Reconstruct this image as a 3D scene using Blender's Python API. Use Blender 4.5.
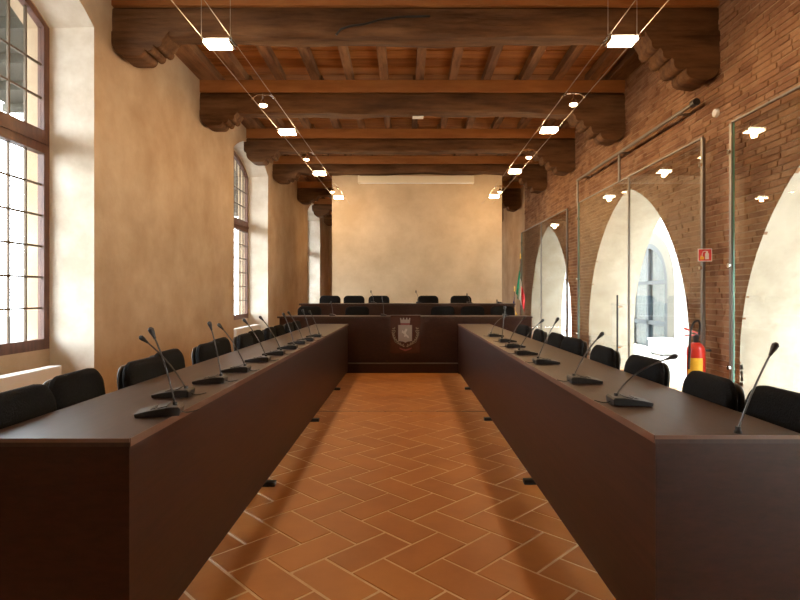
import bpy, bmesh, math, random
from mathutils import Vector, Matrix
random.seed(7)
SC = bpy.context.scene
for o in list(bpy.data.objects): bpy.data.objects.remove(o)

# ------------------------------------------------------------------ camera, sky, exposure
F = 535.0; HC = 1.235; VX, VY = 405.0, 294.0          # focal length in px, eye height, vanishing point (800x600)
cam = bpy.data.cameras.new('camera'); cam.sensor_width = 36; cam.lens = F/800*36
cam.shift_x = -(VX-400)/800; cam.shift_y = -(300-VY)/800; cam.clip_start = .05
co = bpy.data.objects.new('camera', cam); SC.collection.objects.link(co)
co.location = (0, 0, HC); co.rotation_euler = (math.pi/2, 0, 0); SC.camera = co

w = bpy.data.worlds.new('overcast_sky'); SC.world = w; w.use_nodes = True
bg = w.node_tree.nodes['Background']; bg.inputs[0].default_value = (.86, .93, 1, 1); bg.inputs[1].default_value = 23
SC.view_settings.view_transform = 'Standard'; SC.view_settings.look = 'None'
SC.view_settings.gamma = 1; SC.view_settings.use_curve_mapping = False
SC.view_settings.exposure = 0.0
LAMP_BIG = 36.0; LAMP_SMALL = 6.0; HALOGEN = (1.0, .61, .275)

def floor_at(px, py, z=0.0):
    """pixel -> point on the horizontal plane at height z"""
    y = (HC-z)*F/(py-VY); return Vector(((px-VX)/F*y, y, z))
def px_at(px, py, y):
    return Vector(((px-VX)/F*y, y, HC-(py-VY)/F*y))

# ------------------------------------------------------------------ materials
def mat(name, col, rough=.6, metal=0, spec=.5, col2=None, nscale=6, stretch=(1, 1, 1), detail=5, bump=0, bscale=None,
        rnd=0, coat=0, contrast=(.35, .65), alpha=None):
    m = bpy.data.materials.new(name); m.use_nodes = True
    nt = m.node_tree; N = nt.nodes; L = nt.links; b = N['Principled BSDF']
    b.inputs['Roughness'].default_value = rough; b.inputs['Metallic'].default_value = metal
    b.inputs['Specular IOR Level'].default_value = spec; b.inputs['Coat Weight'].default_value = coat
    b.inputs['Base Color'].default_value = (*col, 1)
    if col2 or bump:
        g = N.new('ShaderNodeNewGeometry'); mp = N.new('ShaderNodeMapping'); mp.inputs['Scale'].default_value = stretch
        L.new(g.outputs['Position'], mp.inputs[0])
        n = N.new('ShaderNodeTexNoise'); n.inputs['Scale'].default_value = nscale; n.inputs['Detail'].default_value = detail
        n.inputs['Roughness'].default_value = .62
        L.new(mp.outputs[0], n.inputs['Vector'])
    if col2:
        r = N.new('ShaderNodeValToRGB'); r.color_ramp.elements[0].position = contrast[0]; r.color_ramp.elements[1].position = contrast[1]
        r.color_ramp.elements[0].color = (*col, 1); r.color_ramp.elements[1].color = (*col2, 1)
        fac = n.outputs[0]
        if rnd:
            oi = N.new('ShaderNodeObjectInfo'); a = N.new('ShaderNodeMath'); a.operation = 'ADD'
            a.inputs[1].default_value = 0; L.new(oi.outputs['Random'], a.inputs[0]); L.new(g.outputs['Random Per Island'], a.inputs[1])
            fr = N.new('ShaderNodeMath'); fr.operation = 'FRACT'; L.new(a.outputs[0], fr.inputs[0])
            ma = N.new('ShaderNodeMath'); ma.operation = 'MULTIPLY_ADD'; L.new(fr.outputs[0], ma.inputs[0])
            ma.inputs[1].default_value = rnd; L.new(fac, ma.inputs[2])
            sb = N.new('ShaderNodeMath'); sb.operation = 'SUBTRACT'; L.new(ma.outputs[0], sb.inputs[0]); sb.inputs[1].default_value = rnd/2
            fac = sb.outputs[0]
        L.new(fac, r.inputs[0]); L.new(r.outputs[0], b.inputs['Base Color'])
    if bump:
        bu = N.new('ShaderNodeBump'); bu.inputs['Strength'].default_value = bump; bu.inputs['Distance'].default_value = .02
        if bscale:
            n2 = N.new('ShaderNodeTexNoise'); n2.inputs['Scale'].default_value = bscale; n2.inputs['Detail'].default_value = 6
            L.new(mp.outputs[0], n2.inputs['Vector']); L.new(n2.outputs[0], bu.inputs['Height'])
        else: L.new(n.outputs[0], bu.inputs['Height'])
        L.new(bu.outputs[0], b.inputs['Normal'])
    return m
def glass_mat(name, tint=(1, 1, 1), refl=1.0):
    m = bpy.data.materials.new(name); m.use_nodes = True; nt = m.node_tree; N = nt.nodes; L = nt.links
    N.remove(N['Principled BSDF']); out = N['Material Output']
    t = N.new('ShaderNodeBsdfTransparent'); t.inputs[0].default_value = (*tint, 1)
    g = N.new('ShaderNodeBsdfGlossy'); g.inputs['Roughness'].default_value = 0.0
    f = N.new('ShaderNodeFresnel')
    ge = N.new('ShaderNodeNewGeometry'); mr = N.new('ShaderNodeMapRange'); mr.inputs['To Min'].default_value = 1.5; mr.inputs['To Max'].default_value = 1/1.5
    L.new(ge.outputs['Backfacing'], mr.inputs['Value']); L.new(mr.outputs[0], f.inputs[0])    # the pane's far side reflects as little as its near side
    mu = N.new('ShaderNodeMath'); mu.operation = 'MULTIPLY'; mu.inputs[1].default_value = refl; L.new(f.outputs[0], mu.inputs[0])
    x = N.new('ShaderNodeMixShader'); L.new(mu.outputs[0], x.inputs[0]); L.new(t.outputs[0], x.inputs[1]); L.new(g.outputs[0], x.inputs[2])
    L.new(x.outputs[0], out.inputs[0]); return m
def emit(name, col, s):
    m = bpy.data.materials.new(name); m.use_nodes = True; b = m.node_tree.nodes['Principled BSDF']
    b.inputs['Base Color'].default_value = (*col, 1); b.inputs['Emission Color'].default_value = (*col, 1); b.inputs['Emission Strength'].default_value = s
    return m
M = dict(
    plaster=mat('plaster_ochre', (.375, .255, .155), .9, col2=(.52, .39, .26), nscale=1.6, detail=8, bump=.35, bscale=7, contrast=(.3, .7), spec=.2),
    plaster_pale=mat('plaster_pale', (.48, .375, .25), .9, col2=(.61, .495, .35), nscale=1.3, detail=7, bump=.15, bscale=5, spec=.2),
    lime=mat('limewash', (.41, .37, .29), .9, col2=(.54, .50, .41), nscale=3, bump=.2, bscale=8, spec=.2),
    whitewash=mat('whitewashed_reveal', (.58, .50, .39), .9, col2=(.74, .68, .58), nscale=2.5, bump=.25, bscale=7, spec=.2),
    white_wall=mat('courtyard_render', (.80, .78, .74), .9, col2=(.88, .87, .84), nscale=2),
    band=mat('arch_band_stone', (.20, .185, .15), .9),
    mortar=mat('mortar', (.33, .225, .14), .95, col2=(.42, .30, .20), nscale=5, bump=.5, bscale=30, spec=.15),
    brick=mat('brick', (.165, .075, .038), .92, col2=(.36, .205, .112), nscale=3.2, detail=8, bump=.6, bscale=26, rnd=.3, spec=.15, contrast=(.25, .75)),
    tile=mat('terracotta_tile', (.36, .125, .025), .48, col2=(.47, .185, .042), nscale=3.0, detail=7, bump=.07, bscale=9, rnd=.22, spec=.4, contrast=(.3, .72)),
    grout=mat('grout', (.62, .42, .25), .9, col2=(.72, .52, .34), nscale=14),
    old_wood=mat('old_beam_wood', (.05, .022, .010), .85, col2=(.17, .085, .036), nscale=3.2, stretch=(.45, 3, 3), detail=9, bump=.7, bscale=7, spec=.2, contrast=(.3, .72)),
    joist_wood=mat('joist_wood', (.13, .062, .028), .8, col2=(.30, .15, .065), nscale=4, stretch=(3, .5, 3), detail=8, bump=.4, bscale=8, spec=.2, rnd=.2),
    plank_wood=mat('plank_wood', (.27, .095, .024), .7, col2=(.44, .175, .048), nscale=3, stretch=(.5, 4, 4), detail=8, bump=.15, rnd=.3, spec=.25),
    board_wood=mat('board_wood', (.26, .10, .028), .65, col2=(.36, .15, .045), nscale=3, stretch=(.5, 3, 3), detail=8, bump=.1, spec=.25),
    wenge=mat('wenge_veneer', (.018, .0048, .0022), .42, col2=(.038, .0105, .0048), nscale=5, stretch=(3, .6, 9), detail=9, spec=.3, contrast=(.3, .7)),
    wenge_top=mat('wenge_top', (.030, .014, .009), .42, col2=(.045, .022, .014), nscale=5, stretch=(9, .6, 3), detail=9, spec=.36),
    edge=mat('edge_band', (.13, .062, .034), .4),
    fabric=mat('black_fabric', (.0055, .0055, .006), .95, col2=(.010, .010, .011), nscale=120, bump=.2, spec=.1),
    shell=mat('black_plastic', (.012, .012, .013), .5),
    black=mat('black_metal', (.015, .015, .016), .42, spec=.5),
    grey_metal=mat('gooseneck_metal', (.09, .09, .09), .38, metal=.6),
    steel=mat('brushed_steel', (.24, .225, .205), .5, metal=1),
    chrome=mat('chrome', (.80, .80, .80), .12, metal=1),
    win_wood=mat('window_brown_wood', (.075, .028, .015), .5, col2=(.13, .05, .026), nscale=6, stretch=(4, 4, .6)),
    lead=mat('glazing_bar', (.11, .075, .045), .5, metal=.3),
    glass=glass_mat('window_glass', (.97, .98, .97), 1), screen_glass=glass_mat('screen_glass', (.97, .985, .975), 1.15),
    glass_edge=mat('glass_edge', (.10, .30, .22), .15, spec=.6),
    white=mat('white_enamel', (.80, .81, .82), .4), white_soft=mat('white_screen_case', (.72, .66, .52), .5),
    red=mat('extinguisher_red', (.62, .030, .016), .3, coat=.4), yellow=mat('label_yellow', (.85, .55, .04), .5),
    sign_red=mat('sign_red', (.62, .03, .03), .5), paper=mat('sign_white', (.82, .80, .76), .6),
    f_green=mat('flag_green', (.0, .20, .095), .8), f_white=mat('flag_white', (.80, .79, .76), .8), f_red=mat('flag_red', (.60, .025, .03), .8),
    f_blue=mat('flag_blue', (.010, .02, .13), .8), f_gold=mat('gold', (.75, .50, .12), .35, metal=.6),
    blue_frame=mat('door_blue_grey', (.035, .05, .062), .5), curtain=mat('pale_curtain', (.11, .16, .19), .9),
    asphalt=mat('street_asphalt', (.16, .155, .15), .95),
    stone=mat('pale_paving', (.62, .58, .52), .9, col2=(.70, .66, .60), nscale=4),
    roof=mat('eave_boards', (.025, .024, .016), .9, col2=(.045, .042, .028), nscale=3), facade=mat('house_facade', (.62, .48, .36), .9, col2=(.70, .56, .44), nscale=1),
    plaque=mat('plaque_acrylic', (.055, .02, .015), .12, spec=.6), arms=mat('arms_grey', (.25, .215, .195), .6), arms_lt=mat('arms_white', (.45, .41, .37), .6),
    arms_red=mat('arms_red', (.17, .03, .025), .6), laurel=mat('laurel_olive', (.19, .165, .105), .6),
    hal=emit('halogen_glow', (1, .80, .52), 34), hal_s=emit('halogen_spot_glow', (1, .78, .48), 22),
    cable=mat('steel_cable', (.55, .50, .44), .35, metal=.8),
)

# ------------------------------------------------------------------ mesh helpers
class MB:
    def __init__(s): s.v = []; s.f = []
    def add(s, vs, fs):
        n = len(s.v); s.v += [tuple(p) for p in vs]; s.f += [tuple(i+n for i in f) for f in fs]; return s
    def box(s, x0, x1, y0, y1, z0, z1):
        return s.add([(x, y, z) for z in (z0, z1) for y in (y0, y1) for x in (x0, x1)],
                     [(0, 2, 3, 1), (4, 5, 7, 6), (0, 1, 5, 4), (2, 6, 7, 3), (0, 4, 6, 2), (1, 3, 7, 5)])
    def prism(s, poly, axis, a, b):
        """poly in the two other axes (order x,y,z), extruded along axis from a to b"""
        n = len(poly)
        def P(p, t):
            if axis == 'x': return (t, p[0], p[1])
            if axis == 'y': return (p[0], t, p[1])
            return (p[0], p[1], t)
        vs = [P(p, a) for p in poly]+[P(p, b) for p in poly]
        fs = [tuple(range(n)), tuple(range(2*n-1, n-1, -1))]+[(i, i+n, (i+1) % n+n, (i+1) % n) for i in range(n)]
        return s.add(vs, fs)
    def tube(s, pts, r, n=8, cap=True):
        pts = [Vector(p) for p in pts]; rs = r if isinstance(r, (list, tuple)) else [r]*len(pts)
        base = len(s.v); up = None
        for i, p in enumerate(pts):
            t = (pts[min(i+1, len(pts)-1)]-pts[max(i-1, 0)]).normalized()
            if up is None:
                up = Vector((0, 0, 1)) if abs(t.z) < .9 else Vector((1, 0, 0))
            a = (up - t*up.dot(t)).normalized(); up = a; b = t.cross(a)
            for k in range(n):
                q = 2*math.pi*k/n; s.v.append(tuple(p+(a*math.cos(q)+b*math.sin(q))*rs[i]))
        for i in range(len(pts)-1):
            for k in range(n):
                k2 = (k+1) % n
                s.f.append((base+i*n+k, base+i*n+k2, base+(i+1)*n+k2, base+(i+1)*n+k))
        if cap:
            s.f.append(tuple(base+k for k in range(n-1, -1, -1))); s.f.append(tuple(base+(len(pts)-1)*n+k for k in range(n)))
        return s
    def layers(s, rings):
        """closed stack of equal-length rings of points"""
        base = len(s.v); n = len(rings[0])
        for r in rings: s.v += [tuple(p) for p in r]
        for i in range(len(rings)-1):
            for k in range(n):
                k2 = (k+1) % n; s.f.append((base+i*n+k, base+i*n+k2, base+(i+1)*n+k2, base+(i+1)*n+k))
        s.f.append(tuple(base+k for k in range(n-1, -1, -1))); s.f.append(tuple(base+(len(rings)-1)*n+k for k in range(n)))
        return s
    def build(s, name, m, parent=None, smooth=False, bevel=0, seg=2):
        me = bpy.data.meshes.new(name); me.from_pydata(s.v, [], s.f); me.validate()
        bm = bmesh.new(); bm.from_mesh(me); bmesh.ops.recalc_face_normals(bm, faces=bm.faces)
        if bevel:
            bmesh.ops.bevel(bm, geom=bm.edges[:], offset=bevel, segments=seg, profile=.7, affect='EDGES', clamp_overlap=True)
        bm.to_mesh(me); bm.free()
        if isinstance(m, str): m = M[m]
        me.materials.append(m)
        if smooth:
            for p in me.polygons: p.use_smooth = True
            if smooth != 'all': me.set_sharp_from_angle(angle=math.radians(40))
        o = bpy.data.objects.new(name, me); SC.collection.objects.link(o)
        if parent: o.parent = parent
        return o
def mesh_only(mb, name, m, **k):
    o = mb.build(name, m, **k); me = o.data; bpy.data.objects.remove(o); return me
def box(name, m, dims, parent=None, bevel=0, **k): return MB().box(*dims).build(name, m, parent, bevel=bevel, **k)
def tag(o, label=None, cat=None, group=None, kind=None):
    if label: o['label'] = label
    if cat: o['category'] = cat
    if group: o['group'] = group
    if kind: o['kind'] = kind
    return o
def empty(name, loc=(0, 0, 0), rz=0):
    o = bpy.data.objects.new(name, None); SC.collection.objects.link(o); o.location = loc; o.rotation_euler = (0, 0, rz)
    o.empty_display_size = .1; return o
def copy_tree(o, parent=None):
    c = o.copy(); SC.collection.objects.link(c); c.parent = parent
    for ch in o.children: copy_tree(ch, c)
    return c
def rrect(w, h, r, n=5, r2=None):
    """rounded rectangle centred at 0; r top corner radius, r2 bottom corner radius"""
    r2 = r if r2 is None else r2; P = []
    for (cx, cy, a0, rr) in ((w/2, h/2, 0, r), (-w/2, h/2, 90, r), (-w/2, -h/2, 180, r2), (w/2, -h/2, 270, r2)):
        sx = 1 if cx > 0 else -1; sy = 1 if cy > 0 else -1
        for k in range(n+1):
            q = math.radians(a0+90*k/n); P.append((cx-sx*rr+rr*math.cos(q), cy-sy*rr+rr*math.sin(q)))
    return P
def bez(p0, p1, p2, n=8):
    p0, p1, p2 = Vector(p0), Vector(p1), Vector(p2)
    return [p0*(1-t)**2+p1*2*t*(1-t)+p2*t*t for t in [i/n for i in range(n+1)]]
def ordinal(n): return ['nearest', 'second', 'third', 'fourth', 'fifth', 'sixth', 'seventh', 'eighth', 'ninth', 'tenth', 'eleventh', 'twelfth'][n]

# ------------------------------------------------------------------ dimensions of the hall
ZF = -.04                                              # floor level (heights were measured from a plane 4 cm above it)
XL, XR = -2.94, 3.16; Y0, Y1 = -2.6, 20.6; ZJ = 4.30; ZP = 4.42; ZTOP = 4.50
WREC = .42                                             # depth of the window recesses
RT = .76                                               # thickness of the arcade wall

def pointed(yc, hw=1.62, zs=.60, rise=2.12, n=14):
    R = (hw*hw+rise*rise)/(2*hw); pts = [(yc-hw, ZF), (yc-hw, zs)]
    top = math.acos((R-hw)/R)
    for k in range(1, n+1):
        a = top*k/n; pts.append((yc-(hw-R+R*math.cos(a)), zs+R*math.sin(a)))
    return pts+[(2*yc-p[0], p[1]) for p in reversed(pts[:-1])]
def segmental(ya, yb, z0, zs, rise, n=12):
    yc = (ya+yb)/2; hw = (yb-ya)/2; R = (hw*hw+rise*rise)/(2*rise); t = math.asin(hw/R); pts = [(ya, z0)]
    for k in range(n+1):
        a = -t+2*t*k/n; pts.append((yc+R*math.sin(a), zs+rise-R+R*math.cos(a)))
    return pts+[(yb, z0)]
def wall_face(mb, x, y0, y1, z0, z1, outlines):
    y = y0
    for ol in outlines:
        mb.add([(x, y, z0), (x, ol[0][0], z0), (x, ol[0][0], z1), (x, y, z1)], [(0, 1, 2, 3)])
        for a, b in zip(ol[:-1], ol[1:]):
            if abs(b[0]-a[0]) > 1e-5: mb.add([(x, a[0], a[1]), (x, b[0], b[1]), (x, b[0], z1), (x, a[0], z1)], [(0, 1, 2, 3)])
        zb = ol[0][1]
        if zb > z0+1e-4: mb.add([(x, ol[0][0], z0), (x, ol[-1][0], z0), (x, ol[-1][0], zb), (x, ol[0][0], zb)], [(0, 1, 2, 3)])
        y = ol[-1][0]
    mb.add([(x, y, z0), (x, y1, z0), (x, y1, z1), (x, y, z1)], [(0, 1, 2, 3)])
def loft(mb, xa, A, xb, B):
    n = len(A); mb.add([(xa, *p) for p in A]+[(xb, *p) for p in B], [(i, i+1, n+i+1, n+i) for i in range(n-1)])
def raw(mb, name, m, parent=None, kind=None, smooth=False):
    o = mb.build(name, m, parent, smooth=smooth)
    if kind: o['kind'] = kind
    return o

# ------------------------------------------------------------------ floor of herringbone tiles
TL, TW, JT = .400, .200, .011
fl = box('floor', 'grout', (XL-.6, XR+RT, Y0, Y1, -.12, -.0022)); fl.location.z = ZF; fl['kind'] = 'structure'
tm = mesh_only(MB().box(0, TL-JT, 0, TW-JT, -.03, 0), 'tile', 'tile', bevel=.003, seg=1)
u = Vector((1, 1))/math.sqrt(2); v = Vector((-1, 1))/math.sqrt(2); org = Vector((.0365, 2.444))
cand = []
for i in range(-80, 110):
    for j in range(-80, 110):
        k = (i+j) % 4
        if k not in (0, 2): continue
        c = org+u*(i+(1 if k == 0 else .5))*TW+v*(j+(.5 if k == 0 else 1))*TW
        if XL-.25 < c.x < XR+.35 and Y0+.2 < c.y < Y1-.2:
            vis = abs(c.x) < 1.15 and 1.95 < c.y < 8.45
            cand.append(((0 if vis else 1, abs(c.x)*1.3+abs(c.y-4)), i, j, k))
cand.sort(); rest = MB()
for q, (_, i, j, k) in enumerate(cand):
    p = org+u*(i*TW+JT/2)+v*(j*TW+JT/2); a = math.pi/4
    if k == 2: p = p+u*(TW-JT); a += math.pi/2
    dz = random.uniform(-.0012, .0012)
    if q < 290:
        o = bpy.data.objects.new('tile', tm); SC.collection.objects.link(o); o.parent = fl
        o.location = (p.x, p.y, dz); o.rotation_euler = (random.uniform(-.003, .003), random.uniform(-.003, .003), a)
    else:
        c, s = math.cos(a), math.sin(a)
        cs = [(0, 0), (TL-JT, 0), (TL-JT, TW-JT), (0, TW-JT)]
        ps = [(p.x+x*c-y*s, p.y+x*s+y*c) for x, y in cs]
        rest.add([(x, y, -.02) for x, y in ps]+[(x, y, dz) for x, y in ps], [(4, 5, 6, 7), (0, 1, 5, 4), (1, 2, 6, 5), (2, 3, 7, 6), (3, 0, 4, 7)])
raw(rest, 'tiles_beyond', 'tile', fl, 'stuff')
box('expansion_joint', 'black', (-2.8, 3.0, 5.81, 5.826, -.02, .0015), fl)

# ------------------------------------------------------------------ left wall with window recesses
WIN = [(2.75, 5.06), (9.18, 11.48), (16.15, 18.5)]
mb = MB(); ins = [segmental(a, b, ZF, 3.76, .34) for a, b in WIN]; outs = [segmental(a, b, ZF, 3.75, .33) for a, b in WIN]
wall_face(mb, XL, Y0, Y1, ZF, ZTOP, ins)
wopen = [segmental(a+.005, b-.005, .72, 3.74, .32) for a, b in WIN]
wall_face(mb, XL-WREC, Y0, Y1, ZF, ZTOP, wopen); 
wall_face(mb, XL-WREC-.22, Y0, Y1, 0, ZTOP, wopen)
for A in wopen: loft(mb, XL-WREC, A, XL-WREC-.22, A); mb.add([(XL-WREC, A[0][0], .72), (XL-WREC, A[-1][0], .72), (XL-WREC-.22, A[-1][0], .72), (XL-WREC-.22, A[0][0], .72)], [(0, 1, 2, 3)])
wl = raw(mb, 'wall_left', 'plaster', None, 'structure')
for A, B in zip(ins, outs):
    mb = MB(); loft(mb, XL, A, XL-WREC, B); raw(mb, 'window_reveal', 'whitewash', wl, smooth=True)

def make_window(n, ya, yb):
    """two brown casements under a transom and a segmental fanlight, leaded into small panes"""
    ya += .005; yb -= .005; xf = XL-WREC-.03; root = empty('window_%d' % n, (0, 0, 0)); root['kind'] = 'structure'
    fw = .075; x0, x1 = xf-.03, xf+.03
    outer = segmental(ya, yb, .72, 3.74, .32); inner = segmental(ya+fw, yb-fw, .72+fw*1.3, 3.74-.02, .26)
    f = MB(); nn = len(outer); vs = [(x, *p) for x in (x0, x1) for p in outer+inner]
    fs = []
    for i in range(nn):
        j = (i+1) % nn
        fs += [(i, j, nn+j, nn+i), (2*nn+i, 2*nn+j, 3*nn+j, 3*nn+i), (nn+i, nn+j, 3*nn+j, 3*nn+i), (i, j, 2*nn+j, 2*nn+i)]
    f.add(vs, fs).build('frame', 'win_wood', root)
    yc = (ya+yb)/2
    MB().box(x0-.005, x1+.02, ya+fw, yb-fw, 2.54, 2.75).box(x0, x1+.035, ya+fw, yb-fw, 2.62, 2.66).build('transom', 'win_wood', root)
    box('mullion', 'win_wood', (x0, x1+.012, yc-.05, yc+.05, .72+fw*1.3, 2.54), root)
    box('mullion', 'win_wood', (x0, x1+.012, yc-.045, yc+.045, 2.75, 3.98), root)
    ztop = lambda y: min(inner, key=lambda p: abs(p[0]-y))[1] if False else 3.72+.26-(((y-yc)/((yb-ya)/2-fw))**2)*.26
    for s in (0, 1):
        a, b = (ya+fw, yc-.05) if s == 0 else (yc+.05, yb-fw)
        ny = 5; zr = [.72+fw*1.3+(2.54-.72-fw*1.3)*k/6 for k in range(7)]
        for k in range(1, ny):
            y = a+(b-a)*k/ny
            box('glazing_bar', 'lead', (xf-.01, xf+.01, y-.010, y+.010, zr[0], 2.54), root)
            box('glazing_bar', 'lead', (xf-.01, xf+.01, y-.010, y+.010, 2.75, ztop(y)), root)
        for z in zr[1:-1]: box('glazing_bar', 'lead', (xf-.008, xf+.008, a, b, z-.009, z+.009), root)
        for z in (3.06, 3.37): box('glazing_bar', 'lead', (xf-.008, xf+.008, a, b, z-.009, z+.009), root)
        for k in range(ny):
            p, q = a+(b-a)*k/ny, a+(b-a)*(k+1)/ny
            for i in range(6): box('pane', 'glass', (xf-.002, xf+.002, p, q, zr[i], zr[i+1]), root)
            for z0, z1 in ((2.75, 3.06), (3.06, 3.37)): box('pane', 'glass', (xf-.002, xf+.002, p, q, z0, z1), root)
            MB().prism([(p, 3.37), (q, 3.37), (q, ztop(q)), (p, ztop(p))], 'x', xf-.002, xf+.002).build('pane', 'glass', root)
    box('handle', 'black', (x1+.012, x1+.04, yc-.012, yc+.012, 1.5, 1.64), root)
    return root
for n, (a, b) in enumerate(WIN): make_window(n+1, a, b)

# ------------------------------------------------------------------ arcade wall on the right: mortar slab, limewashed reveals, real bricks
ARCH = [-.76, 3.41, 7.54, 11.75]; ARCHO = [pointed(c) for c in ARCH]; YB = 14.1
mb = MB(); wall_face(mb, XR, Y0, YB, ZF, ZTOP, ARCHO)
mb.add([(XR, Y0, 0), (XR, Y0, ZTOP), (XR+RT, Y0, ZTOP), (XR+RT, Y0, 0)], [(0, 1, 2, 3)])
wr = raw(mb, 'wall_right', 'mortar', None, 'structure')
mb = MB()
for A in ARCHO: loft(mb, XR-.012, A, XR+RT, A)
raw(mb, 'arch_reveal', 'lime', wr, smooth=True)
mb = MB(); wall_face(mb, XR+RT, Y0, Y1, ZF, ZTOP, ARCHO); raw(mb, 'outer_face', 'white_wall', wr)
mb = MB(); mb.box(XR, XR+RT-.01, YB, Y1, ZF, ZTOP); raw(mb, 'plastered_bay', 'plaster', wr)

BL, BH, BJ = .25, .045, .011; bricks = []; row = 0; z = ZF+.005
R_ = (1.62**2+2.12**2)/(2*1.62)
def halfw(zz):
    if zz <= .6: return 1.62
    h = zz-.6
    return -1 if h >= 2.12 else 1.62-R_+math.sqrt(R_*R_-h*h)
while z+BH < ZTOP:
    y = 3.0-(row % 2)*(BL+BJ)/2-random.uniform(0, .06)
    while y < YB:
        l = BL*random.choice((1, 1, 1, .92, .48)); a0, b0 = y, min(y+l, YB-.005); y += l+BJ
        if b0-a0 < .05: continue
        pieces = [(a0, a0, b0, b0)]                      # bottom-start, top-start, bottom-end, top-end
        for c in ARCH:
            hb, ht = halfw(z), halfw(z+BH)
            out = []
            for (ab, at, bb, bt) in pieces:
                if hb < 0: out.append((ab, at, bb, bt)); continue
                ht_ = max(ht, 0)
                lo_b, lo_t, hi_b, hi_t = c-hb, c-ht_, c+hb, c+ht_
                if bb <= lo_b or ab >= hi_b: out.append((ab, at, bb, bt)); continue
                if ab < lo_b-.02: out.append((ab, at, lo_b, min(bt, lo_t)))
                if bb > hi_b+.02: out.append((hi_b, max(at, hi_t), bb, bt))
            pieces = out
        for p in pieces: bricks.append((p, z))
    z += BH+BJ; row += 1
bm_unit = mesh_only(MB().box(-.012, .02, 0, 1, 0, 1), 'brick', 'brick')
def brick_size(e):
    (ab, at, bb, bt), z = e; yc = (ab+bb)/2; px = VX+F*XR/yc; py = VY-(z-HC)/yc*F
    full = abs(ab-at) < .002 and abs(bb-bt) < .002
    if px > 800 or py < 0 or not full or bb-ab < .2 or z < .5: return -1
    return 1/yc
order = sorted(bricks, key=brick_size, reverse=True); stuff = MB()
for q, e in enumerate(order):
    (ab, at, bb, bt), z = e; jd = random.uniform(-.002, .006); jz = random.uniform(-.002, .002); tilt = random.uniform(-.007, .007)
    if random.random() < .05: jd += .006
    if q < 298:
        o = bpy.data.objects.new('brick', bm_unit); SC.collection.objects.link(o); o.parent = wr
        o.location = (XR+jd, ab, z+jz); o.scale = (1, bb-ab, BH); o.rotation_euler = (tilt, 0, random.uniform(-.012, .012))
    else:
        x = XR-.012+jd; t = (bb-ab)*tilt
        fr = [(x, ab, z+jz), (x, bb, z+jz+t), (x+random.uniform(-.004, .004), bt, z+BH+jz+t), (x+random.uniform(-.004, .004), at, z+BH+jz)]
        bk = [(XR+.02, p[1], p[2]) for p in fr]
        stuff.add(fr+bk, [(0, 1, 2, 3), (0, 4, 5, 1), (1, 5, 6, 2), (2, 6, 7, 3), (3, 7, 4, 0)])
raw(stuff, 'bricks_beyond', 'brick', wr, 'stuff')

# other walls
box('wall_front', 'plaster', (XL-.7, XR+RT, Y0-.2, Y0, ZF, ZTOP))['kind'] = 'structure'
box('wall_back', 'plaster', (XL-.7, XR+RT, Y1, Y1+.2, ZF, ZTOP))['kind'] = 'structure'
PX0, PX1, PY = (332-VX)/F*12.16, (502-VX)/F*12.16, 12.16
wp = box('wall_partition', 'plaster_pale', (PX0, PX1, PY, PY+.18, ZF, 3.97)); wp['kind'] = 'structure'

# ------------------------------------------------------------------ ceiling: planks on joists on great beams with carved corbels
ce = box('ceiling', 'old_wood', (XL-.64, XR+RT, Y0-.2, Y1+.2, ZP+.045, ZTOP+.3)); ce['kind'] = 'structure'
pw = .247; y = Y0; pm = {}
while y < Y1-.02:
    ln = min(pw-.020, Y1-y); dz = random.uniform(0, .014)
    key = round(ln, 3)
    if key not in pm:
        pm[key] = mesh_only(MB().box(XL, XR, 0, ln, 0, .030), 'plank', 'plank_wood')
    o = bpy.data.objects.new('plank', pm[key]); SC.collection.objects.link(o); o.parent = ce; o.location = (0, y, ZP+dz); y += pw
BEAMS = [(-1.45, 3.835), (.85, 3.835), (3.1, 3.835), (5.37, 3.835), (7.67, 3.845), (9.92, 3.89), (11.88, 3.93), (14.6, 3.93), (17.2, 3.93), (19.4, 3.93)]
BD = .28
def rough_beam(y0, y1, z0, z1, amp=.012):
    n = 26; rings = []; ch = .03; ph = random.uniform(0, 9)
    prof = [(y0, z0+ch), (y0+ch, z0), ((y0+y1)/2, z0-.004), (y1-ch, z0), (y1, z0+ch), (y1, z1-ch), (y1-ch, z1), (y0+ch, z1), (y0, z1-ch), (y0-.004, (z0+z1)/2)]
    for i in range(n+1):
        x = XL-.05+(XR-XL+.1)*i/n
        sag = .012*math.sin(x*1.7+ph)+.008*math.sin(x*4.1+ph*2)
        rings.append([(x, p[0]+random.uniform(-amp, amp)*.6, p[1]+(random.uniform(-amp, amp)+sag if p[1] < (z0+z1)/2+.01 else 0)) for p in prof])
    return MB().layers(rings)
def arcs(*A):
    """carved profile: arcs (centre s, centre z, radius, from deg, to deg) strung together"""
    P = [(0, 0)]
    for cs, cz, r_, a0, a1 in A: P += [(cs+r_*math.cos(math.radians(a0+(a1-a0)*k/6)), cz+r_*math.sin(math.radians(a0+(a1-a0)*k/6))) for k in range(7)]
    return P
CL = arcs((.14, -.09, .14, 180, 268), (.27, -.165, .065, 265, 385), (.375, -.145, .045, 215, 375), (.465, -.105, .045, 215, 380))+[(.58, 0)]
CR = arcs((.17, -.30, .17, 180, 262), (.27, -.375, .075, 262, 375), (.405, -.30, .065, 230, 375), (.525, -.205, .06, 230, 375), (.64, -.115, .055, 230, 375))+[(.76, 0)]
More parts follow.
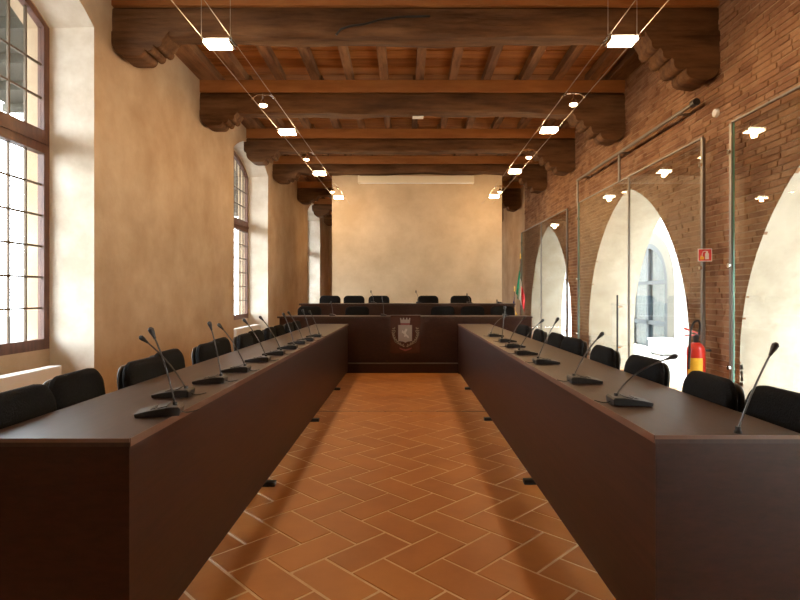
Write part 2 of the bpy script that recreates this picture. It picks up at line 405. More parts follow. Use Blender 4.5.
for k, (y, z0) in enumerate(BEAMS):
    b = rough_beam(y, y+BD, z0, 4.125).build('beam', 'old_wood', ce, smooth=True)
    box('board', 'board_wood', (XL, XR, y-.012, y+BD-.04, 4.127, ZJ-.002), b)
    for side, P in ((1, CL), (-1, CR)):
        xw = XL if side == 1 else XR; js, jz = random.uniform(.93, 1.05), random.uniform(.92, 1.06); poly = [(xw+side*p[0]*js, z0+.03+p[1]*jz) for p in P]
        MB().prism(poly, 'y', y-.015, y+BD+.01).build('corbel', 'old_wood', b, smooth=True)
# joist positions measured on the orange board over the second visible beam
JX = [(px-VX)/F*7.67 for px in (243, 280, 316, 350, 384, 418, 453, 487, 522, 556, 592)]
ys = [Y0]+[b[0]+BD*.45 for b in BEAMS]+[Y1]
for a, b_ in zip(ys[:-1], ys[1:]):
    for x in JX:
        x += random.uniform(-.03, .03); h = .055+random.uniform(-.006, .006); t = random.uniform(-.012, .012)
        MB().add([(x-h, a, ZJ), (x+h, a, ZJ), (x+h+t, b_, ZJ), (x-h+t, b_, ZJ), (x-h, a, ZP+.006), (x+h, a, ZP+.006), (x+h+t, b_, ZP+.006), (x-h+t, b_, ZP+.006)],
                 [(0, 3, 2, 1), (4, 5, 6, 7), (0, 1, 5, 4), (1, 2, 6, 5), (2, 3, 7, 6), (3, 0, 4, 7)]).build('joist', 'joist_wood', ce)
    for x0, x1 in ((XL, XL+.27), (XR-.24, XR)):
        box('wall_joist', 'joist_wood', (x0, x1, a, b_, ZJ, ZP+.006), ce)

# ------------------------------------------------------------------ outside: courtyard on the right, street and eave on the left
box('ground_courtyard', 'stone', (XR+RT, 12, Y0-6, Y1+8, -.25, -.05))['kind'] = 'structure'
box('ground_street', 'asphalt', (-27, XL-WREC-.22, Y0-10, Y1+10, -.25, -.05))['kind'] = 'structure'
CX = 5.9; DY0, DY1 = 12.0, 13.8
dor = segmental(12.0, 14.0, -.05, 1.46, 1.0, 16)
dor = [(a, max(b, -.05)) for a, b in dor]
mb = MB(); wall_face(mb, CX, Y0-4, Y1+6, -.06, 5.2, [dor]); loft(mb, CX, dor, CX+.25, dor)
cw = raw(mb, 'wall_courtyard', 'white_wall', None, 'structure')
ba = segmental(11.72, 14.28, -.05, 1.46, 1.28, 16); ba = [(a, b) for a, b in ba]
mb = MB(); n = len(ba)
mb.add([(CX-.015, *p) for p in ba]+[(CX-.015, *p) for p in dor], [(i, i+1, n+i+1, n+i) for i in range(n-1)])
loft(mb, CX-.015, ba, CX, ba); loft(mb, CX-.015, dor, CX, dor); raw(mb, 'arch_band', 'band', cw)
d1 = empty('door_1'); d1['kind'] = 'structure'
ino = segmental(12.13, 13.87, -.05, 1.46, .87, 16); mb = MB()
for x in (CX-.01, CX+.05):
    mb.add([(x, *p) for p in dor]+[(x, *p) for p in ino], [(i, i+1, n+i+1, n+i) for i in range(n-1)])
loft(mb, CX-.01, ino, CX+.05, ino); mb.build('frame', 'blue_frame', d1)
box('mullion', 'blue_frame', (CX-.012, CX+.06, 12.95, 13.05, -.04, 2.36), d1)
box('transom', 'blue_frame', (CX-.012, CX+.06, 12.13, 13.87, 1.46, 1.55), d1)
box('rail', 'blue_frame', (CX-.012, CX+.06, 12.13, 13.87, .50, .60), d1)
for a, b_ in ((12.13, 12.95), (13.05, 13.87)):
    for z0, z1 in ((0, .50), (.60, 1.46)): box('pane', 'glass', (CX+.043, CX+.047, a, b_, z0, z1), d1)
for a0, a1 in ((0, 90), (90, 180)):
    P = [(13+.87*math.cos(math.radians(a0+(a1-a0)*k/8)), 1.46+.87*math.sin(math.radians(a0+(a1-a0)*k/8))) for k in range(9)]
    MB().prism([(13.0, 1.46)]+P, 'x', CX+.043, CX+.047).build('pane', 'glass', d1)
mb = MB(); N_ = 60
for i in range(N_+1):
    y = 12.0+2.0*i/N_; x = CX+.16+.035*math.sin(i*1.25)
    mb.v += [(x, y, -.05), (x, y, 2.5)]
mb.f += [(2*i, 2*i+2, 2*i+3, 2*i+1) for i in range(N_)]
cu = mb.build('curtain', 'curtain', None, smooth='all'); tag(cu, 'pale blue curtain hanging behind the arched courtyard door', 'curtain')
b = empty('storage_box', (5.5, 11.35, -.05)); tag(b, 'low white box standing before the arched courtyard door', 'box')
box('body', 'white', (-.22, .24, -.26, .26, .03, .30), b, bevel=.015); box('lid', 'white', (-.24, .26, -.28, .28, .30, .34), b, bevel=.01)
for sx in (-.16, .16):
    for sy in (-.2, .2): box('foot', 'black', (sx-.02, sx+.02, sy-.02, sy+.02, 0, .03), b)
mb = MB().box(-5.75, XL-WREC-.22, Y0-3, Y1+3, 3.98, 4.14)
ev = raw(mb, 'roof_eave', 'roof', None, 'structure')
for i in range(34):
    y = Y0-2.5+i*.8; box('rafter', 'roof', (-5.8, XL-WREC-.23, y, y+.1, 3.87, 3.985), ev)
h = empty('house', (-24, 0, -.05)); tag(h, 'pale house facade with shutters across the street outside the windows', 'house')
box('wall', 'facade', (-2, 0, -6, 26, 0, 4.2), h); box('roof', 'roof', (-2.4, .5, -6.3, 26.3, 4.2, 4.4), h)
for i in range(7):
    y = -2+i*3.8
    f = box('window', 'white', (0, .05, y, y+1.1, 1.2, 2.8), h); box('pane', 'glass', (.05, .056, y+.1, y+1.0, 1.3, 2.7), f)

# ------------------------------------------------------------------ radiators in the window recesses
for n, (ya, yb) in enumerate(WIN[:2]):
    ln = 1.55; y0 = yb-.40-ln; r = empty('radiator', (XL-.11, y0, ZF))
    tag(r, ['white panel radiator under the large window beside the near chairs', 'white panel radiator under the middle window of the plaster wall'][n], 'radiator', 'radiators in the window recesses')
    box('front_panel', 'white', (.03, .05, 0, ln, .12, .63), r, bevel=.006); box('rear_panel', 'white', (-.06, -.04, 0, ln, .12, .63), r, bevel=.006)
    box('top_grille', 'white', (-.06, .05, 0, ln, .625, .65), r, bevel=.004); box('side_cover', 'white', (-.06, .05, -.012, 0, .12, .65), r); box('side_cover', 'white', (-.06, .05, ln, ln+.012, .12, .65), r)
    for y in (.2, ln-.2): box('foot', 'white', (-.03, .02, y-.02, y+.02, 0, .12), r)
    MB().tube([(.0, ln+.03, 0), (0, ln+.03, .18), (0, ln, .18)], .009).build('pipe', 'white', r)
    MB().tube([(.0, ln+.03, .18), (.06, ln+.03, .18)], .02, 10).build('valve', 'white', r)

# ------------------------------------------------------------------ glass screens in front of the arches
XG = XR-.13; ZG = 2.82
def screen(ya, yb, label, ymid, door=False):
    r = empty('glass_screen', (XG, ya, 0)); tag(r, label, 'glass screen', 'glass screens before the arches'); L_ = yb-ya; m_ = ymid-ya
    for y in (0, L_):
        p = box('post', 'steel', (-.018, .018, y-.018, y+.018, ZF, ZG), r, bevel=.004, seg=1)
        for z in (.55, 1.5, 2.55): MB().tube([(-.018, y, z), (-.038, y, z)], .022, 10).build('clamp', 'chrome', p)
    box('top_rail', 'steel', (-.010, .010, 0, L_, ZG, ZG+.016), r)
    for a, b_ in ((.03, m_-.006), (m_+.006, L_-.03)):
        p = box('pane', 'screen_glass', (-.005, .005, a, b_, ZF+.01, ZG-.006), r)
        for q in (a, b_): box('edge', 'glass_edge', (-.0055, .0055, q-.003, q+.003, .02, ZG-.006), p)
    box('joint_profile', 'steel', (-.012, .012, m_-.012, m_+.012, ZF, ZG), r)
    if door:
        hd = MB().tube([(-.07, m_+.22, .35), (-.07, m_+.22, 1.22)], .013, 10).build('handle', 'black', r)
        for z in (.5, 1.06): MB().tube([(-.07, m_+.22, z), (-.005, m_+.22, z)], .016, 8).build('standoff', 'chrome', hd)
    return r
screen(-2.3, .42, 'frameless glass screen before the brick arch nearest the front wall', -.9)
screen(.75, 4.96, 'frameless glass screen before the brick arch opposite the large window', 3.0)
screen(5.44, 9.35, 'frameless glass screen with door handle before the middle brick arch', (629-VX) and XG*F/(629-VX), True)
screen(10.0, 13.9, 'frameless glass screen before the brick arch nearest the flags', 11.9)
r = empty('door_rail', (XG-.02, 5.57, 3.22)); tag(r, 'steel tube rail with black end cap above the middle glass screen', 'rail')
MB().tube([(0, 0, 0), (0, 3.78, 0)], .022, 12).build('tube', 'steel', r, smooth=True)
MB().tube([(0, -.05, 0), (0, .03, 0)], .038, 12).build('end_cap', 'black', r)
for y in (1.95, 3.76): MB().tube([(0, y, 0), (0, y, -.40)], .018, 10).build('hanger', 'steel', r, smooth=True)
for y in (.35, 1.95, 3.5): MB().tube([(0, y, 0), (.15, y, 0)], .014, 8).build('bracket', 'steel', r)
o = MB().tube([(0, 0, 0), (-.03, 0, 0)], [.045, .04], 14).build('wall_socket', 'white', None); o.location = (XR-.008, XR*F/(718-VX), HC+(VY-113)/F*XR*F/(718-VX))
tag(o, 'small round white cover plate on the brick wall above the pier', 'cover plate')

# fire extinguisher and its sign on the pier
EY = 5.36; EX = 2.915
e = empty('fire_extinguisher', (EX, EY, .27)); tag(e, 'red fire extinguisher with yellow label hanging on the brick pier', 'extinguisher')
def lathe(prof, n=20, c=(0, 0)):
    m_ = MB(); m_.layers([[(c[0]+r_*math.cos(2*math.pi*k/n), c[1]+r_*math.sin(2*math.pi*k/n), z_) for k in range(n)] for r_, z_ in prof]); return m_
lathe([(.07, 0), (.085, .015), (.085, .40), (.078, .43), (.055, .465), (.03, .48)]).build('cylinder', 'red', e, smooth=True)
mb = MB(); n = 10
for k in range(n+1):
    q = math.radians(185+100*k/n); mb.v += [(.0865*math.cos(q), .0865*math.sin(q), .07), (.0865*math.cos(q), .0865*math.sin(q), .33)]
mb.f = [(2*i, 2*i+2, 2*i+3, 2*i+1) for i in range(n)]; mb.build('label_band', 'yellow', e, smooth='all')
lathe([(.025, .48), (.025, .53), (.03, .535), (.03, .55), (.012, .56)]).build('valve', 'black', e)
MB().box(-.11, .02, -.012, .012, .545, .56).build('handle', 'red', e); MB().prism([(-.12, .61), (.01, .565), (.015, .58), (-.115, .63)], 'y', -.012, .012).build('lever', 'red', e)
MB().tube(bez((.02, 0, .53), (.06, -.02, .74), (-.045, -.06, .69), 7)+bez((-.05, -.062, .688), (-.12, -.10, .64), (-.10, -.07, .42), 6)+[(-.098, -.05, .22)], .011, 8).build('hose', 'black', e, smooth=True)
MB().tube([(.08, 0, .4), (.15, 0, .4)], .012, 6).build('wall_hook', 'black', e)
s = empty('extinguisher_sign', px_at(705, 255, 5.33))
tag(s, 'square red fire extinguisher sign with white pictogram on the pier', 'sign')
s.rotation_euler = (0, 0, math.radians(-14)); s.scale = (.86, .86, .86)
box('backing', 'paper', (-.075, .075, 0, .006, -.075, .075), s); box('red_field', 'sign_red', (-.066, .066, -.002, .0, -.066, .066), s)
MB().prism([(.0, -.05), (.04, -.05), (.04, .015), (.03, .03), (.03, .045), (.01, .045), (.01, .03), (.0, .015)], 'y', -.004, -.0021).build('pictogram_cylinder', 'paper', s)
MB().tube([(.012, -.003, .045), (-.02, -.003, .04), (-.03, -.003, .01), (-.03, -.003, -.02)], .004, 6).build('pictogram_hose', 'paper', s)
MB().prism([(-.052, -.05), (-.012, -.05), (-.01, -.03), (-.022, -.012), (-.03, -.03), (-.04, .0), (-.05, -.02)], 'y', -.004, -.0021).build('pictogram_flame', 'yellow', s)
box('bracket', 'steel', (-.01, .01, .006, .14, -.01, .01), s)

# ------------------------------------------------------------------ council tables
HT = .76; TY0, TY1 = 1.76, 8.5; LX0, LX1 = -1.42, -.905; RX0, RX1 = .842, 1.345
def table(x0, x1, y0, y1, aisle, label):
    r = empty('council_table', ((x0+x1)/2, y0, 0)); tag(r, label, 'table', 'long council tables'); w = (x1-x0)/2; L_ = y1-y0
    t = box('tabletop', 'wenge_top', (-w, w, 0, L_, HT-.028, HT), r)
    xa = w if aisle > 0 else -w
    box('edge_strip', 'edge', (min(xa, xa+aisle*.003), max(xa, xa+aisle*.003), 0, L_, HT-.027, HT+.0005), t)
    box('edge_strip', 'edge', (-w, w, -.003, 0, HT-.013, HT+.0005), t)
    nb = 7; seg = L_/nb
    x_in = xa-aisle*.022
    box('front_panel', 'wenge', (min(xa-aisle*.002, x_in), max(xa-aisle*.002, x_in), .022, L_, .012, HT-.028), r)
    box('end_panel', 'wenge', (-w+.002, w-.002, .0, .022, ZF+.01, HT-.028), r)
    box('end_panel', 'wenge', (-w+.002, w-.024, L_-.022, L_, ZF+.01, HT-.028), r)
    for y in (1.80, 3.60, 5.35):
        xl = xa-aisle*.075; lg = box('leg', 'black', (xl-.03, xl+.03, y-.03, y+.03, ZF+.03, HT-.03), r); MB().box(-w+.06 if aisle > 0 else -w-.045, w+.045 if aisle > 0 else w-.06, y-.028, y+.028, ZF, ZF+.03).build('foot', 'black', lg, bevel=.006)
    return r
table(LX0, LX1, TY0, TY1, 1, 'long dark wooden council table beside the plaster wall with windows')
table(RX0, RX1, TY0+.04, TY1, -1, 'long dark wooden council table beside the brick arches')

# ------------------------------------------------------------------ chairs
def pillow(outline, th, zc, lean, curve=.03, edge=.03):
    """rounded upholstered slab: outline in (x,z), thickness along y"""
    rings = []
    for t, ins in ((-.5, edge), (-.38, edge*.35), (-.15, 0), (.15, 0), (.38, edge*.35), (.5, edge)):
        ring = []
        for x, z_ in outline:
            sx = max(abs(x)-ins, 0)*(1 if x > 0 else -1); sz = max(abs(z_)-ins, 0)*(1 if z_ > 0 else -1)
            ring.append((sx, t*th+(sx*sx)*curve*4-sz*lean, zc+sz))
        rings.append(ring)
    return MB().layers(rings)
def make_chair(wd=.45):
    r = empty('chair')
    c = pillow(rrect(wd, .42, .085, 6, .05), .06, .69, .12, .06); o = c.build('backrest', 'fabric', r, smooth=True); o.location = (0, -.20, 0)
    c = pillow(rrect(wd-.03, .40, .08, 6, .05), .022, .68, .12, .06, .008); o = c.build('back_shell', 'shell', r, smooth=True); o.location = (0, -.248, 0)
    rings = []
    for t, ins in ((.425, .03), (.435, .008), (.455, 0), (.475, .006), (.488, .03)):
        rings.append([(max(abs(x)-ins, 0)*(1 if x > 0 else -1), max(abs(y)-ins, 0)*(1 if y > 0 else -1), t) for x, y in rrect(wd, .44, .07, 5)])
    MB().layers(rings).build('seat', 'fabric', r, smooth=True)
    box('seat_pan', 'shell', (-wd/2+.03, wd/2-.03, -.2, .2, .40, .427), r, bevel=.008)
    for sx in (-1, 1):
        x = sx*(wd/2-.02)
        MB().tube([(x, .19, 0), (x, .18, .41)], .012, 8).build('leg', 'black', r, smooth=True)
        MB().tube([(x, -.23, 0), (x, -.19, .41)], .012, 8).build('leg', 'black', r, smooth=True)
        MB().tube([(x*.8, -.17, .42), (x*.8, -.235, .47), (x*.8, -.255, .62)], .011, 8).build('back_support', 'black', r, smooth=True)
        MB().tube([(x, -.2, .405), (x, .19, .405)], .011, 8).build('seat_frame', 'black', r)
    return r
chair0 = make_chair(.43); used = [False]
def place_chair(x, y, z, rz, label, group):
    c = copy_tree(chair0) if used[0] else chair0; used[0] = True
    c.location = (x, y, z); c.rotation_euler = (0, 0, rz); tag(c, label, 'chair', group); return c
def row_word(i, n): return {0: 'nearest to', }.get(i, ordinal(i)+' from')
# right row: local +y points to the aisle (-x)  -> rz = +90 deg ; left row rz = -90 deg
RC = [2.05, 2.50, 3.18, 3.83, 4.57, 5.12, 5.68, 6.5]
for i, y in enumerate(RC):
    k = len(RC)-1-i
    place_chair(1.205+[.06, .0, .01, .0, .02, .03, .0, .02, 0][i], y, ZF, math.radians(90+[3, -3, 2, -2, 4, 0, -4, 3, 0][i]),
                'black padded chair at the table beside the brick arches, %s the dais' % row_word(k, 9), 'chairs at the arcade table')
LC = [2.10, 2.585, 3.08, 3.56, 4.1, 4.545, 5.05, 5.5, 6.0, 6.45, 6.95, 7.4]
for i, y in enumerate(LC):
    k = len(LC)-1-i
    place_chair(-1.27-[.04, .10, .02, .09, .02, .08, .03, .06, .03, .04, .02, .02][i], y, ZF, math.radians(-90+[2, 3, -2, 2, -4, 3, 2, -3, 2, 0, 3, 0][i]),
                'black padded chair at the table beside the windowed plaster wall, %s the dais' % row_word(k, 12), 'chairs at the window-side table')

# ------------------------------------------------------------------ dais, two rows of desks and the coat of arms
box('platform', 'wenge', (-2.25, 2.25, 8.63, 9.88, ZF, .112)); pf = bpy.data.objects['platform']; tag(pf, 'low dark wooden platform carrying the front row of the dais', 'platform')
box('nosing', 'steel', (-2.25, 2.25, 8.615, 8.632, .110, .125), pf)
box('platform_step', 'wenge', (-2.25, 2.25, 9.881, 12.1, ZF, .30)); tag(bpy.data.objects['platform_step'], 'higher dark wooden platform carrying the rear row of the dais', 'platform')
def counter(x0, x1, y, z, label, cornice=True):
    r = empty('dais_counter', (0, y, z)); tag(r, label, 'counter', 'counters on the dais')
    box('countertop', 'wenge_top', (x0-.035, x1+.0, -.0, .45, .725, .755), r, bevel=.004, seg=1)
    box('front_panel', 'wenge', (x0+.005, x1-.02, 0, .022, 0, .725), r)
    for x in (x0+.02, x1-.045): box('end_panel', 'wenge', (x, x+.022, .022, .43, 0, .725), r)
    for k in range(1, 4):
        x = x0+(x1-x0)*k/4; box('divider', 'wenge', (x-.011, x+.011, .022, .43, 0, .725), r)
    return r
c1 = counter(-2.06, 2.09, 8.75, .114, 'dark wooden counter on the dais bearing the coat of arms')
box('inset_panel', 'wenge', (.95, 1.68, -.012, 0, .30, .56), c1)
c2 = counter(-1.94, 2.06, 9.96, .302, 'raised dark wooden counter behind the one bearing the arms')
for i, px in enumerate((330, 354, 379, 428, 461)):
    place_chair((px-VX)/F*10.93, 10.74, .302, math.pi, 'black padded chair behind the raised rear counter, %s the window wall' % row_word(i, 5), 'chairs behind the rear counter')
for i, px in enumerate((309, 357, 443, 473, 503)):
    place_chair((px-VX)/F*9.6, 9.46, .114, math.pi, 'black padded chair behind the counter bearing the arms, %s the window wall' % row_word(i, 5), 'chairs behind the front counter')
# coat of arms plaque
PYq = 8.738; sc = PYq/F
pl = empty('coat_of_arms', ((405.5-VX)*sc, PYq, HC-(334-VY)*sc)); tag(pl, 'clear plaque with a grey shield, mural crown and laurel on the dais front', 'plaque')
def Q(px, py): return ((px-405.5)*sc, -(py-334)*sc)
box('plate', 'plaque', (-.245, .245, -.006, .008, -.315, .305), pl); box('top_edge', 'arms', (-.25, .25, -.008, .01, .303, .31), pl)
def flat(name, m, pts, d0=-.012, d1=-.0065): return MB().prism([Q(*p) for p in pts], 'y', d0, d1).build(name, m, pl)
flat('shield', 'arms', [(398.2, 325), (412, 325), (412, 341), (407.5, 341.5), (405.4, 342.6), (403, 341.5), (398.2, 341)])
flat('crown', 'arms', [(400.5, 323), (400, 318), (401.2, 318), (401.5, 319.6), (402.7, 319.6), (402.9, 317.8), (404.1, 317.8), (404.3, 319.6), (405.9, 319.6), (406.1, 317.8), (407.3, 317.8), (407.5, 319.6), (408.8, 319.6), (409.1, 318), (410.4, 318), (409.8, 323)])
flat('crown_band', 'arms_red', [(400.3, 323.2), (410, 323.2), (409.6, 324.8), (400.7, 324.8)])
flat('rampant_beast', 'arms_lt', [(401.8, 332.5), (402.4, 330), (403.6, 331.5), (404.6, 330.6), (405.3, 328.8), (407.2, 328.6), (407.4, 330), (406.4, 331.6), (405.8, 333), (406.8, 334.6), (408.6, 336.2), (409, 338), (407.5, 337.6), (405.8, 335.8), (405.0, 337), (403.8, 336.2), (404.6, 334.6), (403.4, 333.4)], -.016, -.0121)
for s in (-1, 1):
    st = MB().tube([(s*q[0], -.009, q[1]) for q in [(.16-.0, .16-.13+.03), (.205, -.03), (.17, -.13), (.08, -.18), (.01, -.20)]], .004, 5).build('laurel_stem', 'laurel', pl)
    path = bez((.185, 0, .08), (.25, 0, -.10), (.05, 0, -.19), 9)
    for k, p in enumerate(path):
        for sd in (-1, 1):
            a = math.radians(70+k*11+sd*42); dx, dz = math.cos(a)*.036, math.sin(a)*.036; nx, nz = -dz*.3, dx*.3
            c = (p.x, p.z)
            MB().prism([(s*c[0], c[1]), (s*(c[0]+dx*.5+nx), c[1]+dz*.5+nz), (s*(c[0]+dx), c[1]+dz), (s*(c[0]+dx*.5-nx), c[1]+dz*.5-nz)], 'y', -.013, -.007).build('laurel_leaf', 'laurel', pl)
flat('ribbon', 'arms_red', [(399, 347.5), (405.5, 349.5), (412, 347.5), (411, 349), (405.5, 351), (400, 349)])

# projector screen case on the partition
r = empty('projection_screen', ((416-VX)/F*12, 12.06, 3.74)); tag(r, 'rolled-up projection screen in a long pale case high on the rear panel', 'screen')
hw = (474-358)/2/F*12
box('case', 'white_soft', (-hw, hw, -.06, .095, -.005, .15), r, bevel=.012); MB().tube([(-hw+.05, -.02, -.008), (hw-.05, -.02, -.008)], .014, 8).build('bottom_bar', 'white', r)
for x in (-hw, hw-.03): box('end_cap', 'white_soft', (x-.004, x+.034, -.065, .098, -.01, .155), r)

# ------------------------------------------------------------------ flags
def flag(name, x, y, z0, ztop, bands, label, yaw, drop, width):
    r = empty(name, (x, y, z0), yaw); tag(r, label, 'flag', 'flags beside the dais'); H = ztop-z0
    lathe([(.12, 0), (.12, .03), (.04, .05), (.03, .12)], 16).build('stand', 'black', r)
    MB().tube([(0, 0, .05), (0, 0, H-.12)], .009, 8).build('pole', 'win_wood', r, smooth=True)
    lathe([(.009, H-.13), (.018, H-.10), (.009, H-.07), (.014, H-.05), (.003, H)], 10).build('finial', 'f_gold', r, smooth=True)
    tops = H-.22; nb = len(bands); rows, cols = 18, 8
    for k, m_ in enumerate(bands):
        mb = MB()
        for j in range(rows+1):
            t = j/rows
            for i in range(cols+1):
                uu = (k+i/cols)/nb
                d_ = .66*uu+t*(.62-.28*uu); xx = width*(-.10+.19*uu)*(.12+.88*min(1, 1.5*d_))+.008*math.sin(uu*25+t*4)
                yy = -.02+.035*math.sin(uu*19+t*3)*(.3+t)
                mb.v.append((xx, yy, tops-drop*(.66*uu+t*(.62-.28*uu))))
        for j in range(rows):
            for i in range(cols):
                a = j*(cols+1)+i; mb.f.append((a, a+1, a+cols+2, a+cols+1))
        o = mb.build('cloth_band', m_, r, smooth='all'); md = o.modifiers.new('thickness', 'SOLIDIFY'); md.thickness = .003
    return r
flag('flag', 2.49, 11.55, ZF, 2.12, ['f_green', 'f_white', 'f_red'], 'green, white and red flag drooping from a slim pole beside the dais', 0, 1.05, 1.0)
flag('flag', 2.44, 11.92, ZF, 1.42, ['f_blue', 'f_gold'], 'dark blue and gold flag on a shorter pole behind the green, white and red one', 0, .75, 1.0)

# ------------------------------------------------------------------ microphones
def mic(base_px, neck_px, head_px, side, label, rot=0.0, flush=False, bend=.5):
    """side +1: seat lies towards +x (arcade table)"""
    n = floor_at(*neck_px, HT+(.006 if flush else .034)); hd = px_at(*head_px, n.y)
    b = floor_at(*base_px, HT)
    n.z = HT; r = empty('desk_microphone', (n.x, n.y, HT+.0015)); tag(r, label, 'microphone', 'desk microphones')
    s = side
    if not flush:
        prof = [(-.025, 0), (.135, 0), (.138, .014), (.10, .022), (.02, .034), (-.02, .034), (-.027, .026)]
        bo = MB().prism([(s*p[0], p[1]) for p in prof], 'y', -.055, .055).build('base', 'black', r, bevel=.004)
        bo.rotation_euler = (0, 0, rot)
        for k in range(3):
            o = box('button', 'grey_metal', (-.008, .008, -.03+k*.025, -.014+k*.025, 0, .004), bo); o.location = (s*.075, 0, .0255); o.rotation_euler = (0, s*math.radians(12), 0)
        o = box('speaker_grille', 'shell', (-.018, .018, -.04, .04, 0, .003), bo); o.location = (s*.04, 0, .0315); o.rotation_euler = (0, s*math.radians(12), 0)
        MB().tube(bez((-s*.025, 0, .01), (-s*.05, -.02, .0), (-s*.075, .05, .004), 6), .0025, 6).build('cord', 'black', r)
        z0 = .034
    else:
        lathe([(.013, 0), (.013, .006), (.008, .012)], 14).build('base', 'black', r); z0 = .01
    d = hd-n; d.z -= .0015
    p0 = Vector((0, 0, z0)); p2 = d; pm_ = Vector((d.x*(.5-.5*bend), 0, z0+(d.z-z0)*(.5+.35*bend)))
    path = bez(p0, pm_, p2, 10)
    MB().tube([(0, 0, z0-.004), (0, 0, z0+.012)], .009, 10).build('collar', 'black', r)
    MB().tube(path, .0036, 8).build('gooseneck', 'grey_metal', r, smooth=True)
    t = (path[-1]-path[-2]).normalized(); e0 = path[-1]-t*.03
    MB().tube([e0, e0+t*.012, e0+t*.03, e0+t*.042, e0+t*.05], [.005, .0065, .011, .012, .006], 10).build('microphone_head', 'black', r, smooth=True)
LM = [((158, 417), (175, 405), (152, 332), 14), ((172, 398), (186, 388.5), (143, 339), 6), ((211, 382), (221, 376), (210, 325), 8), ((236, 371), (245, 366), (220, 326), 4),
      ((259, 360), (266, 356.5), (245, 321), 4), ((275, 354), (281, 350.5), (261, 318), 4), ((290, 347), (294, 345), (284, 315), 2), ((301, 343), (303, 340.5), (289, 313), 2), ((309, 339.5), (311, 337.5), (303, 311), 2), ((317, 336), (319, 334), (310, 312), 2)]
for i, (b, n, h_, rot) in enumerate(LM):
    k = len(LM)-1-i
    mic(b, n, h_, -1, 'black gooseneck microphone on the table beside the windows, %s the dais' % row_word(k, 10), math.radians(rot), bend=.25)
RM = [((737, 432), (738, 431.5), (774, 348), 0, True, .15), ((617, 397), (616, 396), (673, 357), -4, False, .5), ((575, 377), (574, 376), (601, 335), -3, False, .25), ((541, 360), (538, 358.5), (557, 320), 0, False, .15),
      ((521, 351.5), (519, 350), (542, 321), 0, False, .3), ((510, 344.5), (509, 343.5), (524, 318), 0, False, .3), ((501, 339.5), (502, 338.5), (505, 308), 0, False, .1), ((490, 334.5), (491, 333.5), (505, 316), 0, False, .6)]
for i, (b, n, h_, rot, fl_, bd) in enumerate(RM):
    k = len(RM)-1-i
    mic(b, n, h_, 1, 'black gooseneck microphone on the table beside the arches, %s the dais' % row_word(k, 8), math.radians(rot), fl_, bd)
for i, (px, py) in enumerate(((371, 292), (416, 292), (467, 295), (497, 301))):
    p = px_at(px, py, 10.2); n = Vector((p.x+.05, 10.2, 1.0585)); r = empty('desk_microphone', n)
    tag(r, 'slim black microphone on the raised rear counter, %s the window wall' % row_word(i, 4), 'microphone', 'desk microphones on the dais')
    MB().prism([(-.05, 0), (.05, 0), (.05, .012), (.0, .03), (-.05, .03)], 'y', -.06, .06).build('base', 'black', r, bevel=.003)
    d = p-n; MB().tube(bez((0, 0, .02), (0, 0, d.z*.6), (d.x, 0, d.z), 6), .004, 6).build('gooseneck', 'grey_metal', r, smooth=True)
    MB().tube([(d.x, 0, d.z-.015), (d.x, 0, d.z+.03)], .011, 8).build('microphone_head', 'black', r, smooth=True)
for i, (px, py) in enumerate(((331, 303), (382, 298), (504, 308))):
    p = px_at(px, py, 8.95); n = Vector((p.x+.03, 8.95, .8705)); r = empty('desk_microphone', n)
    tag(r, 'slim black microphone on the counter bearing the arms, %s the window wall' % row_word(i, 3), 'microphone', 'desk microphones on the dais')
    MB().prism([(-.05, 0), (.05, 0), (.05, .012), (.0, .03), (-.05, .03)], 'y', -.06, .06).build('base', 'black', r, bevel=.003)
    d = p-n; MB().tube(bez((0, 0, .02), (0, 0, d.z*.6), (d.x, 0, d.z), 6), .004, 6).build('gooseneck', 'grey_metal', r, smooth=True)
    MB().tube([(d.x, 0, d.z-.015), (d.x, 0, d.z+.03)], .011, 8).build('microphone_head', 'black', r, smooth=True)

# ------------------------------------------------------------------ low-voltage cables and halogen lamps
ZC = 3.28; HW = .115; XCL, XCR = -1.575, 1.655; SK = .017    # the cable pairs run slightly askew to the room
for xs, nm in ((XCL, 'the window-side table'), (XCR, 'the arcade table')):
    for s in (-1, 1):
        o = MB().tube([(xs+s*HW+SK*y_, y_, ZC) for y_ in (Y0, 4.7, PY)], .0027, 6).build('lamp_cable', 'cable')
        tag(o, 'thin steel lamp cable stretched above %s, on its %s side' % (nm, 'wall' if s*xs > 0 else 'aisle'), 'cable', 'lamp cables')
def big_lamp(x, y, label):
    r = empty('halogen_lamp', (x, y, ZC), -SK if y < 12 else 0); tag(r, label, 'lamp', 'halogen floodlights on the cables')
    box('reflector', 'white', (-HW+.015, HW-.015, -.012, .09, .0, .012), r, bevel=.003); 
    for s in (-1, 1):
        MB().tube([(s*HW, -.06, .0), (s*HW, .10, 0)], .009, 8).build('cable_clamp', 'chrome', r); box('side_arm', 'chrome', (s*(HW-.008)-.004, s*(HW-.008)+.004, -.06, .08, -.045, .006), r)
    box('lamp_glass', 'hal', (-HW+.02, HW-.02, -.06, .06, -.055, -.028), r, bevel=.008)
    l = bpy.data.lights.new('halogen', 'POINT'); l.energy = LAMP_BIG; l.color = HALOGEN; l.shadow_soft_size = .032
    lo = bpy.data.objects.new('halogen_light', l); SC.collection.objects.link(lo); lo.parent = r; lo.location = (0, 0, -.09)
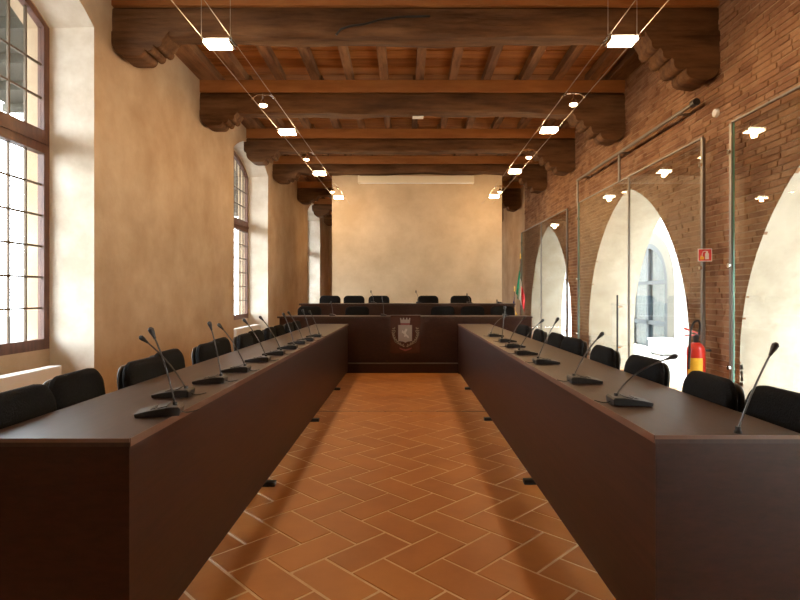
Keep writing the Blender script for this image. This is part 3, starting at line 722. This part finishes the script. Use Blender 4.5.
def spot_lamp(x, y, label):
    r = empty('cable_spotlight', (x, y, ZC), -SK); tag(r, label, 'lamp', 'small spotlights on the cables')
    MB().tube([(-HW, 0, 0), (-HW*.55, 0, .035), (HW*.55, 0, .035), (HW, 0, 0)], .006, 8).build('crossbar', 'chrome', r)
    for s in (-1, 1): MB().tube([(s*HW, -.025, .0), (s*HW, .025, 0)], .011, 8).build('cable_clamp', 'chrome', r)
    MB().tube([(0, 0, .055), (0, 0, -.02)], .007, 8).build('stem', 'chrome', r)
    lathe([(.012, -.015), (.02, -.025), (.045, -.07), (.047, -.075)], 16).build('shade', 'chrome', r, smooth=True)
    lathe([(.04, -.078), (.03, -.09), (.01, -.095)], 12).build('bulb', 'hal_s', r, smooth=True)
    l = bpy.data.lights.new('halogen_spot', 'SPOT'); l.energy = LAMP_SMALL*4; l.color = HALOGEN; l.shadow_soft_size = .03; l.spot_size = math.radians(110); l.spot_blend = .8
    lo = bpy.data.objects.new('halogen_spot_light', l); SC.collection.objects.link(lo); lo.parent = r; lo.location = (0, 0, -.10)
HH = ZC-.04-HC
for xs, ybig, ysm, nm in ((XCL, (45, 133, 174, 198), (102, 157, 190), 'window-side'), (XCR, (42, 131, 172, 197), (101, 155, 190), 'arcade')):
    Yb = [2.15]+[HH*F/(VY-p) for p in ybig]; Ys = [HH*F/(VY-p) for p in ysm]
    for i, y in enumerate(Yb): big_lamp(xs+SK*y, y, 'glowing halogen floodlight on the %s cable pair, %s the rear panel' % (nm, row_word(len(Yb)-1-i, 5)))
    for i, y in enumerate(Ys): spot_lamp(xs+SK*y, y, 'small halogen spotlight on the %s cable pair, %s the rear panel' % (nm, row_word(len(Ys)-1-i, 3)))
    for s in (-1, 1):
        o = MB().tube([(xs+s*HW+SK*4.25, 4.25, ZC), (xs+s*HW+SK*4.25, 4.25, ZJ)], .0025, 6).build('cable_hanger', 'cable'); tag(o, 'thin hanger wire holding the %s cable pair, on its %s side' % (nm, 'wall' if s*xs > 0 else 'aisle'), 'wire', 'cable hangers')

for i, x in enumerate((-1.5, 1.7)):
    big_lamp(x, 15.6, 'halogen floodlight hung behind the rear panel on the %s side' % ('window', 'arcade')[i])
    for s in (-1, 1):
        o = MB().tube([(x+s*HW, 15.6, ZC), (x+s*HW, 15.6, ZP+.005)], .0025, 6).build('cable_hanger', 'cable'); tag(o, 'thin hanger wire of the floodlight behind the rear panel, %s side, %s wire' % (('window', 'arcade')[i], 'wall' if s*x > 0 else 'inner'), 'wire', 'cable hangers')
# ------------------------------------------------------------------ small details on the beams
o = box('junction_label', 'paper', (.11, .27, 7.80, 7.90, 3.818, 3.832)); tag(o, 'small white plate fixed under a ceiling beam', 'plate')
o = MB().tube([px_at(x_, y_, 5.34) for x_, y_ in ((336, 35), (341, 29), (350, 26), (365, 24), (380, 19.5), (400, 17), (430, 16))], .011, 8).build('power_cord', 'black', None, smooth=True)
tag(o, 'black cord running along the face of a ceiling beam', 'cord')
